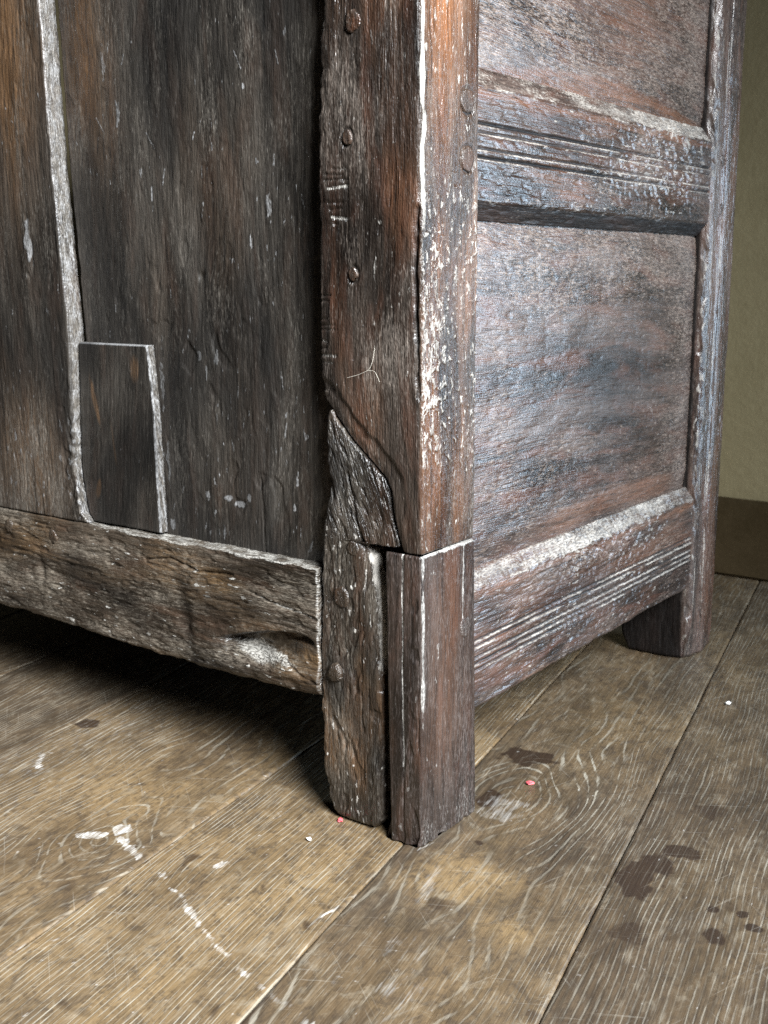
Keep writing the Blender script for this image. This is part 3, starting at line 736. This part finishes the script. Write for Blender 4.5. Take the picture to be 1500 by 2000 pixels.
def middle_plank():
    vs = np.arange(0.2475, TOP, 0.0013)
    Lf = lambda v: plank_side(v) + 0.0012 + 0.0016 * ss(0.45, 0.5, v) + 0.0007 * pn(v * 55, 6.1)
    Rf = lambda v: -0.097 + 0 * v
    U, V, D = vgrid(vs, Lf, Rf, 0.0014)
    al, ac = V, U + 0.006 * pn(V * 4, U * 10, 81) + 0.010 * blob(U, V, (-0.285, 0.50), (0.03, 0.05)) * np.tanh((U + 0.285) / 0.01)
    H, p = old_wood(al, ac, 81, 0.7, 0.5)
    H += 0.0007 * fbm(U * 10, V * 6, 3, 82)
    H += roll(D, dict(l=0.002))
    H -= 0.003 * blob(U, V, (-0.282, 0.522), (0.004, 0.005)) 
    low = ss(0.47, 0.30, V)
    H -= 0.0016 * ss(0.30, 0.5, pn(U * 50, V * 34, 83)) * (0.3 + blob(U, V, (-0.29, 0.48), (0.05, 0.05)) + 0.6 * blob(U, V, (-0.23, 0.31), (0.06, 0.03)))
    ck = poly_dist(U, V, [(-0.205, 0.25), (-0.206, 0.30), (-0.209, 0.325)])
    H -= 0.0012 * ss(0.0014, 0.0003, ck)
    dens = 0.14 + 0.30 * pn(V * 6, U * 14, 84) + 0.30 * low + 0.3 * blob(U, V, (-0.40, 0.72), (0.02, 0.09)) + 0.35 * blob(U, V, (-0.20, 0.56), (0.02, 0.05)) + 0.3 * blob(U, V, (-0.29, 0.47), (0.05, 0.04))
    pale = 0.62 * flecks(al, ac, 85, np.clip(dens, 0, 1), 55, 210)
    rg = np.random.default_rng(9)
    for (u, v, ru, rv, a) in ((-0.413, 0.735, .004, .020, .5), (-0.395, 0.685, .005, .014, .7), (-0.348, 0.600, .0016, .014, .8), (-0.188, 0.585, .004, .016, .7), (-0.218, 0.695, .0018, .004, 1),
                              (-0.255, 0.300, .006, .004, .8), (-0.238, 0.296, .010, .005, .9), (-0.225, 0.304, .004, .005, .8), (-0.165, 0.300, .003, .005, .7), (-0.345, 0.41, .004, .03, .6), (-0.341, 0.33, .003, .035, .6),
                              (-0.338, 0.262, .006, .008, .7), (-0.29, 0.445, .004, .008, .7), (-0.265, 0.44, .003, .012, .7), (-0.28, 0.425, .002, .01, .7)):
        pale = np.maximum(pale, a * ss(0.35, 0.7, blob(U, V, (u, v), (ru, rv)) + 0.45 * pn(U * 220, V * 130, 86)))
    for q in range(10):
        a = (rg.uniform(-.42, -.14), rg.uniform(.28, .75)); an = rg.uniform(1.0, 2.2); ln = rg.uniform(.006, .02)
        pale = np.maximum(pale, 0.7 * ss(0.0013, 0.0006, seg_dist(U, V, a, (a[0] + ln * math.cos(an), a[1] + ln * math.sin(an)))))
    tint = 0.06 * ss(0.0, 0.6, pn(V * 4, U * 16, 87)) + 0.4 * blob(U, V, (-0.44, 0.76), (0.035, 0.12))
    aux = 0.60 * ss(0.0, 0.45, pn(V * 5, U * 11, 88) + 0.2 * ss(0.70, 0.5, V))
    return slab('plank', M_left, chest, U, V, H, frameL(0.0215), 0.018, grain(al, ac, 21.0 + 0 * U), masks(pale, tint, np.clip(0.15 + 0.9 * fbm(al * 9, ac * 26, 3, 77.0), 0, 1), aux), seed=6)
mid_plank = middle_plank()

def left_plank():
    vs = np.arange(0.2515, TOP, 0.0013)
    Rf = lambda v: plank_side(v) + 0.0009 * pn(v * 45, 6.1) + 0.0016 * ss(0.42, 0.36, v) * pn(v * 90, 6.5)
    U, V, D = vgrid(vs, lambda v: -0.66 + 0 * v, Rf, 0.0014)
    al, ac = V, U + 0.006 * pn(V * 4, U * 10, 91)
    H, p = old_wood(al, ac, 91, 0.65, 0.5)
    H += roll(D, dict(r=0.0022, b=0.002))
    H -= 0.0030 * blob(U, V, (-0.530, 0.555), (0.007, 0.03)) * ss(-0.2, 0.3, pn(U * 80, V * 40, 92))
    rot = ss(0.04, 0.0, D['r']) * ss(0.46, 0.36, V)
    H -= 0.0016 * rot * ss(0.1, 0.45, pn(U * 90, V * 70, 93))
    dustl = np.clip(0.15 + 0.9 * fbm(al * 9, ac * 26, 3, 77.0) + 0.5 * ss(0.42, 0.30, V), 0, 1)
    dens = 0.16 + 0.25 * pn(V * 6, U * 14, 94) + 0.35 * ss(0.45, 0.33, V) + 0.3 * rot
    pale = 0.6 * flecks(al, ac, 95, np.clip(dens, 0, 1), 55, 210)
    pale = np.maximum(pale, 0.75 * ss(0.4, 0.7, blob(U, V, (-0.530, 0.560), (0.008, 0.028)) + 0.5 * pn(U * 150, V * 60, 96)))
    pale = np.maximum(pale, 0.6 * rot * ss(0.1, 0.5, pn(U * 120, V * 100, 97)))
    tint = 0.85 * blob(U, V, (-0.545, 0.78), (0.045, 0.14)) + 0.32 * blob(U, V, (-0.56, 0.31), (0.07, 0.06)) + 0.12 * ss(0, .5, pn(V * 4, U * 18, 98))
    aux = 0.55 * ss(0.0, 0.45, pn(V * 5, U * 11, 99)) * ss(0.75, 0.62, V)
    return slab('plank', M_left, chest, U, V, H, frameL(0.0), 0.0212, grain(al, ac, 27.0 + 0 * U), masks(pale, tint, dustl, aux), side=dict(r=(0.52, 0, 0.7, 0)), seed=7)
lplank = left_plank()

def end_plank():
    vs = np.arange(0.2515, TOP, 0.004)
    U, V, D = vgrid(vs, lambda v: -1.05 + 0 * v, lambda v: -0.6625 + 0 * v, 0.004)
    H, p = old_wood(V, U, 191, 1.0, 0.5)
    H += roll(D, dict(r=0.004))
    return slab('plank', M_left, chest, U, V, H, frameL(0.004), 0.02, grain(V, U, 33.0 + 0 * U), masks(0.4 * flecks(V, U, 3, 0.2), 0.2, 0.3, 0.2), seed=8)
end_plank()

def far_post(name, y0, seed):
    vs = np.arange(0.0, TOP, 0.004)
    U, V, D = vgrid(vs, lambda v: -1.165 + 0.001 * pn(v * 40, seed), lambda v: -1.0525 + 0.001 * pn(v * 40, seed + 3.0), 0.004)
    H, p = old_wood(V, U, seed, 1.0, 0.5)
    H += roll(D, dict(l=0.006, r=0.006, b=0.008))
    return slab(name, M_post, chest, U, V, H, frameL(y0), 0.09, grain(V, U, 61.0 + 0 * U), masks(0.4 * flecks(V, U, 3, 0.2), 0.1, 0.3, 0.2), seed=seed)
far_post('corner_post', 0.0, 221)
far_post('rear_post', 0.645, 231)

def patch():
    vs = np.arange(0.2530, 0.4525, 0.0012)
    Lf = lambda v: plank_side(v) + 0.0022 + 0.0005 * pn(v * 60, 4.4)
    Rf = lambda v: I(v, [.25, .39, .453], [-.3465, -.3495, -.3555]) + 0.0004 * pn(v * 50, 4.9)
    U, V, D = vgrid(vs, Lf, Rf, 0.0012)
    al, ac = V + 0.10 * U, U - 0.10 * V + 0.004 * pn(V * 6, U * 14, 101)
    H, p = old_wood(al, ac, 101, 0.8, 0.3)
    H += roll(D, dict(l=0.0015, r=0.002, t=0.0018, b=0.001))
    pale = 0.45 * flecks(al, ac, 102, np.clip(0.10 + 0.25 * pn(V * 9, U * 18, 103), 0, 1))
    pale = np.maximum(pale, 0.9 * ss(0.0022, 0.0008, D['t'])); pale = np.maximum(pale, 0.7 * ss(0.0024, 0.0008, D['r'] + 0.0012 * pn(V * 80, U * 80, 3)))  # lit top and right edges painted pale, their side walls too
    tint = 0.75 * ss(0.35, 0.8, blob(U, V, (-0.443, 0.39), (0.004, 0.035), 0.25) + blob(U, V, (-0.445, 0.29), (0.005, 0.014), -0.3) + 0.7 * blob(U, V, (-0.375, 0.425), (0.012, 0.02)) + 0.5 * blob(U, V, (-0.415, 0.345), (0.003, 0.05), 0.12) + 0.2 * pn(U * 60, V * 20, 104))
    aux = 0.25 + 0.5 * ss(0, .5, pn(V * 8, U * 12, 105))
    return slab('patch', M_left, chest, U, V, H, frameL(0.0105), 0.0105, grain(al, ac, 39.0 + 0 * U), masks(pale, tint, 0.1, aux), side=dict(r=(0.54, 0, 0.6, 0), t=(0.70, 0, 0.3, 0)), seed=9)
with_label(patch(), 'small dark oblong repair patch with pale edges')

# ---- panelled side: rails
def groove(x, c, w, d):
    return -d * np.clip(1 - np.abs(x - c) / w, 0, 1)

def side_rail(name, z0, z1, ch0, ch1, grooves, bead, seed, chips, arris_jag=1.0):
    us = np.arange(0.0885, 0.650, 0.0014)
    if ch0: Bf = lambda u: z0 - ch0 + 0 * u
    else:   Bf = lambda u: z0 + 0.0012 * pn(u * 24, seed + .5) + 0.0006 * pn(u * 80, seed + .7)
    Tf = lambda u: z1 + ch1 + 0 * u
    U, V, D = hgrid(us, Bf, Tf, 0.0010)
    al, ac = U, V + 0.003 * pn(U * 6, V * 16, seed + 1)
    H, p = old_wood(al, ac, seed, 0.8, 0.8)
    w1 = 0.0012 * pn(U * 30, 1.0, seed) * arris_jag + 0.0008 * pn(U * 110, 2.0, seed) * arris_jag
    e1 = z1 + w1
    H -= 0.0115 * np.clip((V - e1) / ch1, 0, 1)
    if ch0:
        H -= 0.0115 * np.clip((z0 + 0.6 * w1 - V) / ch0, 0, 1)
    else:
        H += roll(D, dict(b=0.004))
    vv = V + 0.0004 * pn(U * 18, V * 3, seed + 2)
    gsum = 0 * U
    for c, wd, dp in grooves:
        gsum = gsum + groove(vv, c, wd, dp)
    b0, b1, bh = bead
    gsum = gsum + bh * np.sqrt(np.clip(1 - ((vv - (b0 + b1) / 2) / ((b1 - b0) / 2)) ** 2, 0, 1))
    worn = chips(U, V)
    H += gsum * (1 - 0.55 * worn)
    chip = ss(0.12, 0.40, pn(U * 75, V * 85, seed + 3) + 0.5 * pn(U * 160, V * 150, seed + 4)) * worn
    H -= 0.0016 * chip
    dens = 0.34 + 0.3 * pn(U * 9, V * 14, seed + 5)
    pale = 0.66 * flecks(al, ac, seed + 6, np.clip(dens + 0.25 * worn, 0, 1), 60, 250)
    lines = ss(0.15, 0.9, -gsum / 0.0025) * ss(0.9, 0.55, -gsum / 0.0028)
    pale = np.maximum(pale, 0.5 * lines * ss(-0.45, 0.15, pn(U * 20, V * 40, seed + 7)))
    for c, wd, dp in grooves:
        pale = np.maximum(pale, 0.70 * ss(0.0015, 0.0005, np.abs(vv - c + wd * 0.9)) * ss(-0.55, 0.0, pn(U * 14, V * 60, seed + c * 100)))  # worn lower lips of the grooves, with the light they catch painted in
    pale = np.maximum(pale, 0.80 * worn * ss(0.12, 0.55, 1.3 * fbm(U * 70 + V * 60 + pn(U * 30, V * 40, 5), V * 80 - U * 25 + pn(U * 40, V * 30, 6), 4, seed + 8, 0.7)))
    top = ss(0.0, 0.002, V - e1)
    pale = np.maximum(pale, np.minimum(0.68, top * (0.42 + 0.35 * fbm(U * 14, V * 80, 3, seed + 10) + 0.35 * worn)))
    pale = np.maximum(pale, 0.7 * ss(0.0022, 0.0006, np.abs(V - e1)) * ss(-0.2, 0.3, pn(U * 26, 4.0, seed)))
    tint = 0.35 * ss(0.0, 0.5, pn(U * 7, V * 22, seed + 11)) * (1 - top) + 0.5 * ss(0.006, 0.001, np.abs(V - e1 + 0.005)) * (1 - top)
    aux = 1.0 * ss(0.35, 0.85, -gsum / 0.0026) * (1 - 0.6 * worn) + (0.75 * ss(0.001, 0.004, z0 - V) if ch0 else 0 * U) + 0.35 * ss(0.1, 0.5, pn(U * 7, V * 13, seed + 12)) * (1 - top)  # groove dirt and groove shading painted dark; underside chamfer's shade painted too
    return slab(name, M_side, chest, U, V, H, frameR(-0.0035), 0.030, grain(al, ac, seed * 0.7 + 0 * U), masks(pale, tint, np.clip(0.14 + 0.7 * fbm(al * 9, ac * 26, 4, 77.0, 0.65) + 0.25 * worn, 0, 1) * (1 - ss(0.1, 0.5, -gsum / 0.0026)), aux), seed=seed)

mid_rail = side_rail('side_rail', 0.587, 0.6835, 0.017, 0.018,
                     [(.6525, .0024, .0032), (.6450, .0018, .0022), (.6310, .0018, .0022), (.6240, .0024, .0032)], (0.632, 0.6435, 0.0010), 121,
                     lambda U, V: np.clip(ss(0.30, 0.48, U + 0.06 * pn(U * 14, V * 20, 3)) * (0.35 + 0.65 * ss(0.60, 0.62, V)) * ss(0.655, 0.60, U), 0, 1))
low_rail = side_rail('side_rail', 0.1045, 0.226, 0.0, 0.0175,
                     [(.1755, .0020, .0026), (.1695, .0020, .0028), (.1585, .0018, .0024), (.1520, .0020, .0028), (.1455, .0020, .0024)], (0.160, 0.169, 0.0009), 141,
                     lambda U, V: np.clip(ss(0.14, 0.26, U + 0.05 * pn(U * 14, V * 20, 4)) * ss(0.62, 0.50, U) * (0.75 * blob(U, V, (0.38, 0.218), (0.16, 0.022)) + 0.55 * blob(U, V, (0.35, 0.155), (0.16, 0.012)) + 0.25), 0, 1), 1.8)

# ---- side panels
def side_panel(v0, v1, seed, pink, tfun):
    vs = np.arange(v0, v1, 0.0014)
    U, V, D = vgrid(vs, lambda v: 0.078 + 0 * v, lambda v: 0.662 + 0 * v, 0.0016)
    al, ac = U + 0.15 * (V - v0) * 0.3, V + 0.010 * pn(U * 3, V * 5, seed + 1) + 0.03 * U
    H, p = old_wood(al, ac, seed, 0.9, 0.5)
    H += 0.0008 * fbm(U * 7, V * 7, 2, seed + 2)
    # edges thinned to sit in the grooves
    H -= 0.0035 * ss(0.035, 0.0, np.minimum(D['b'], D['t'])) + 0.0035 * ss(0.05, 0.0, D['r'])
    dens = 0.36 + pink + 0.36 * pn(U * 6, V * 7, seed + 3) + 0.15 * pn(U * 20, V * 24, seed + 4)
    pale = 0.62 * flecks(al, ac, seed + 5, np.clip(dens, 0, 1), 95, 300)
    rg = np.random.default_rng(seed)
    for q in range(26):
        a = (rg.uniform(.1, .62), rg.uniform(v0, v1)); an = rg.choice([0.02, 0.05, -0.04, 1.5, 1.6, 2.2]) ; ln = rg.uniform(.015, .06)
        pale = np.maximum(pale, rg.uniform(.25, .55) * ss(0.0015, 0.0006, seg_dist(U, V, a, (a[0] + ln * math.cos(an), a[1] + ln * math.sin(an)))))
    if v0 < 0.5:
        for pts, am in (([(0.34, 0.40), (0.44, 0.335), (0.50, 0.285)], .5), ([(0.34, 0.415), (0.40, 0.375)], .4), ([(0.10, 0.345), (0.20, 0.342)], .6), ([(0.10, 0.405), (0.24, 0.41)], .5), ([(0.10, 0.30), (0.16, 0.303)], .5)):
            pale = np.maximum(pale, am * ss(0.0018, 0.0006, poly_dist(U, V, pts)))
        for c in ((0.155, 0.343), (0.225, 0.362), (0.235, 0.283), (0.19, 0.268), (0.275, 0.285), (0.35, 0.53)):
            pale = np.maximum(pale, 0.45 * ss(0.35, 0.9, blob(U, V, c, (0.006, 0.009), 0.2) + 0.2 * pn(U * 100, V * 100, 5)))
    tint = 0.10 * ss(0.0, 0.6, pn(U * 5, V * 9, seed + 6)) + tfun(U, V)
    pale = pale * (1 - 0.75 * np.clip(tfun(U, V) * 1.4, 0, 1))
    if v0 < 0.5:
        dust = 0.26 + 0.28 * ss(0.44, 0.54, V) + 0.28 * ss(0.50, 0.62, U) - 0.45 * blob(U, V, (0.40, 0.40), (0.15, 0.07)) + 0.10 * blob(U, V, (0.2, 0.32), (0.12, 0.07))
    else:
        dust = 0.66 - 0.30 * blob(U, V, (0.40, 0.82), (0.10, 0.06))
    dust = np.clip(dust + 0.6 * fbm(U * 11, V * 20, 5, seed + 20, 0.7), 0, 1) * (1 - 0.8 * np.clip(tfun(U, V) * 1.3, 0, 1))
    pale = pale * 0.72
    aux = 0.12 * ss(0.0, 0.5, pn(U * 6, V * 8, seed + 7)) * (1 - pink * 2.2)
    if v0 < 0.5: aux = aux + 0.4 * blob(U, V, (0.42, 0.40), (0.12, 0.05))
    return slab('side_panel', M_side, chest, U, V, H, frameR(-0.0135), 0.009, grain(al, ac, seed * 0.31 + 0 * U), masks(pale, tint, dust, aux), seed=seed)
side_panel(0.236, 0.578, 161, 0.06, lambda U, V: 0.5 * ss(0.020, 0.008, np.abs(V - (0.252 + 0.012 * np.sin(np.clip((U - 0.2) / 0.44, 0, 1) * math.pi)))) * ss(0.2, 0.3, U) * ss(0.62, 0.55, U))
side_panel(0.694, TOP, 181, 0.22, lambda U, V: 0.6 * ss(0.0, 0.006, (0.704 + 0.022 * np.sin(np.clip((U - 0.10) / 0.55, 0, 1) * math.pi)) - V) + 0.35 * blob(U, V, (0.42, 0.80), (0.10, 0.07)))

# ---- rear post with its run moulding
def rear_post():
    vs = np.arange(0.0, TOP, 0.0016)
    Lf = lambda v: -0.100 + 0.010 * ss(0.03, 0.0, v) + 0 * v
    Rf = lambda v: 0.0965 - 0.006 * ss(0.03, 0.0, v) + 0.0006 * pn(v * 30, 7.7)
    U, V, D = vgrid(vs, Lf, Rf, 0.0012)
    al, ac = V, U + 0.002 * pn(V * 5, U * 12, 201)
    H, p = old_wood(al, ac, 201, 0.8, 0.6)
    H += roll(D, dict(l=0.006, r=0.006, b=0.006))
    right = ss(0.010, 0.014, U)
    H += right * (groove(U, 0.0345, 0.0016, 0.0022) + groove(U, 0.0405, 0.0014, 0.0016) + groove(U, 0.0590, 0.0018, 0.0024))
    H += right * 0.0026 * np.sqrt(np.clip(1 - ((U - 0.050) / 0.0085) ** 2, 0, 1))
    H -= 0.0020 * ss(0.065, 0.096, U)
    ch = np.exp(-((U) / 0.011) ** 2)
    H -= ch * (0.0020 * ss(0.15, 0.45, pn(V * 40, U * 70, 202)) + 0.0012 * fbm(V * 30, U * 60, 2, 203))
    H -= 0.010 * blob(U, V, (0.0, 0.0), (0.02, 0.03))
    pale = 0.5 * flecks(al, ac, 204, np.clip(0.30 + 0.3 * pn(V * 7, U * 20, 205), 0, 1))
    pale = np.maximum(pale, ch * 0.75 * ss(0.15, 0.45, pn(V * 70, U * 130, 206)))
    pale = np.maximum(pale, 0.7 * ss(0.0018, 0.0006, np.abs(U - 0.0125)) * ss(-0.3, 0.2, pn(V * 14, 2.0)))
    for c in (0.0345, 0.0405, 0.0590): pale = np.maximum(pale, 0.6 * ss(0.0016, 0.0006, np.abs(U - c - 0.001)) * ss(-0.2, 0.3, pn(V * 11, c * 900)))  # worn moulding lines, with the light they catch painted in
    pale = np.maximum(pale, 0.30 * right * ss(0.0, 0.5, pn(V * 14, U * 60, 207)))
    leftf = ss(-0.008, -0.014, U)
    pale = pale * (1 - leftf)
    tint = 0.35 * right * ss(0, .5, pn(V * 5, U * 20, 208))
    aux = 1.0 * leftf + 0.35 * ch * ss(-0.1, -0.4, pn(V * 30, U * 50, 209))  # left face painted near-black to stand in for shade under the rail
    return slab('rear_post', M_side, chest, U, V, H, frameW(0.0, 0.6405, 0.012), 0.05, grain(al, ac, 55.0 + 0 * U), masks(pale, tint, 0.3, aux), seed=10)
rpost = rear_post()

# ---- the carcase behind
box_mesh('bottom_board', (-1.04, 0.045, 0.150), (-0.032, 0.70, 0.168), M_dark, chest, 0.002)
box_mesh('back_board', (-1.04, 0.702, 0.10), (-0.052, 0.72, TOP), M_dark, chest, 0.002)
box_mesh('top_board', (-1.05, -0.004, TOP + 0.002), (0.004, 0.738, TOP + 0.03), M_dark, chest, 0.003)

# ---- pegs and nails
def peg(parent, c, face, r, seed, mat, proud=0.0012, squash=1.0, pale=0.3):
    rg = np.random.default_rng(seed)
    n = 14
    ang = np.linspace(0, 2 * np.pi, n, endpoint=False)
    rr = r * (1 + 0.10 * rg.standard_normal(n))
    rings = [(1.0, -0.004), (1.0, proud * 0.45), (0.80, proud), (0.35, proud * 1.1)]
    pts, hs = [], []
    for k, h in rings:
        for a, q in zip(ang, rr):
            pts.append((k * q * math.cos(a), k * q * math.sin(a) * squash)); hs.append(h + (0.0002 * rg.standard_normal() if h > 0 else 0))
    pts.append((0, 0)); hs.append(proud * 1.05)
    pts = np.array(pts); hs = np.array(hs)
    u, v = c[0] + pts[:, 0], c[1] + pts[:, 1]
    y = c[2]
    co = frameL(y)(u, v, hs) if face == 'L' else frameR(y)(u, v, hs)
    f4 = []
    for k in range(3):
        for j in range(n):
            a, b = k * n + j, k * n + (j + 1) % n
            f4.append((a, b, b + n, a + n))
    f3 = [(3 * n + j, 3 * n + (j + 1) % n, 4 * n) for j in range(n)]
    gr = grain(v * 3, u, seed * 1.7); ms = masks(pale + 0.2 * rg.random(len(u)), 0.1, 0.3, 0.15)
    return link_mesh('peg', co, np.array(f4), np.array(f3), mat, parent, gr, ms)
for q, (u, v, r) in enumerate(((-.077, .637, .0052), (-.072, .523, .0050), (-.069, .729, .0075))):
    peg(post, (u, v, -0.0002), 'L', r, 300 + q, M_post, 0.0006, 1.25, 0.12)
for q, (u, v, r) in enumerate(((.069, .667, .0098), (.070, .620, .0098))):
    peg(post, (u, v, 0.0002), 'R', r, 310 + q, M_post, 0.0007, 1.05, 0.10)
peg(block, (.0715, .198, 0.0010), 'R', .0085, 320, M_block, 0.0006, 1.2, 0.25)
for q, (u, v, r, pr) in enumerate(((-.078, .276, .0062, .0002), (-.093, .228, .0088, .0008), (-.100, .152, .0085, .0038))):
    peg(leg, (u, v, 0.0020), 'L', r, 330 + q, M_leg, pr, 1.1, 0.15)
for q, (u, v) in enumerate(((-.602, .231), (-.517, .229))):
    peg(brail, (u, v, -0.001), 'L', .0072, 340 + q, M_rail, 0.0010, 1.15, 0.1)
for q, (u, v) in enumerate(((.675, .664), (.677, .605))):
    peg(rpost, (u, v, -0.0004), 'R', .006, 350 + q, M_side, 0.0008, 1.2, 0.2)

# ------------------------------------------------------------------ crumbs and threads
def crumb(name, loc, r, seed, mat, label, cat, flat=0.6):
    rg = np.random.default_rng(seed)
    import bmesh
    bm = bmesh.new()
    bmesh.ops.create_icosphere(bm, subdivisions=2, radius=1.0)
    for v in bm.verts:
        k = 1 + 0.28 * rg.standard_normal() * 0.6
        v.co = (v.co.x * r * k * 1.35, v.co.y * r * k, v.co.z * r * flat * k)
    zmin = min(v.co.z for v in bm.verts)
    for v in bm.verts: v.co.z -= zmin
    me = bpy.data.meshes.new(name); bm.to_mesh(me); bm.free(); me.materials.append(mat)
    o = bpy.data.objects.new(name, me); COL.objects.link(o)
    o.location = loc; o.rotation_euler = (0, 0, rg.uniform(0, 3))
    o['label'] = label; o['category'] = cat
    return o
crumb('wax_crumb', (0.015, 0.179, 0.0003), 0.0032, 1, M_pink, 'small pink crumb lying on the open floorboards right of the chest foot', 'crumb')
crumb('wax_crumb', (-0.094, -0.001, 0.0003), 0.0026, 2, M_pink, 'small red crumb pinched against the base of the gnarled leg', 'crumb')
crumb('plaster_crumb', (-0.094, -0.048, 0.0003), 0.0022, 3, M_crumb, 'tiny white crumb on the boards left of the gnarled leg', 'crumb')
crumb('plaster_crumb', (0.102, 0.520, 0.0003), 0.0030, 4, M_crumb, 'tiny pale crumb on the floor by the right edge, near the rear post', 'crumb')

def thread(parent, pts, r, name='cobweb_thread'):
    pts = np.array(pts, float)
    n = len(pts) * 4
    t = np.linspace(0, len(pts) - 1, n)
    P = np.stack([np.interp(t, np.arange(len(pts)), pts[:, k]) for k in range(3)], -1)
    for _ in range(3): P[1:-1] = 0.25 * P[:-2] + 0.5 * P[1:-1] + 0.25 * P[2:]
    co = []
    for p in P:
        for a in (0, 2.1, 4.2): co.append(p + r * np.array([math.cos(a) * 0.7, math.cos(a) * 0.7, math.sin(a)]))
    f4 = [(3 * i + j, 3 * i + (j + 1) % 3, 3 * i + 3 + (j + 1) % 3, 3 * i + 3 + j) for i in range(n - 1) for j in range(3)]
    return link_mesh(name, np.array(co), np.array(f4), np.zeros((0, 3), int), M_web, parent)
yq = -0.0022
thread(post, [(-.078, yq, .433), (-.066, yq, .436), (-.053, yq, .441), (-.049, yq, .450), (-.047, yq, .462)], 0.00015)
thread(post, [(-.055, yq, .4405), (-.047, yq, .4405), (-.042, yq, .431)], 0.00015)
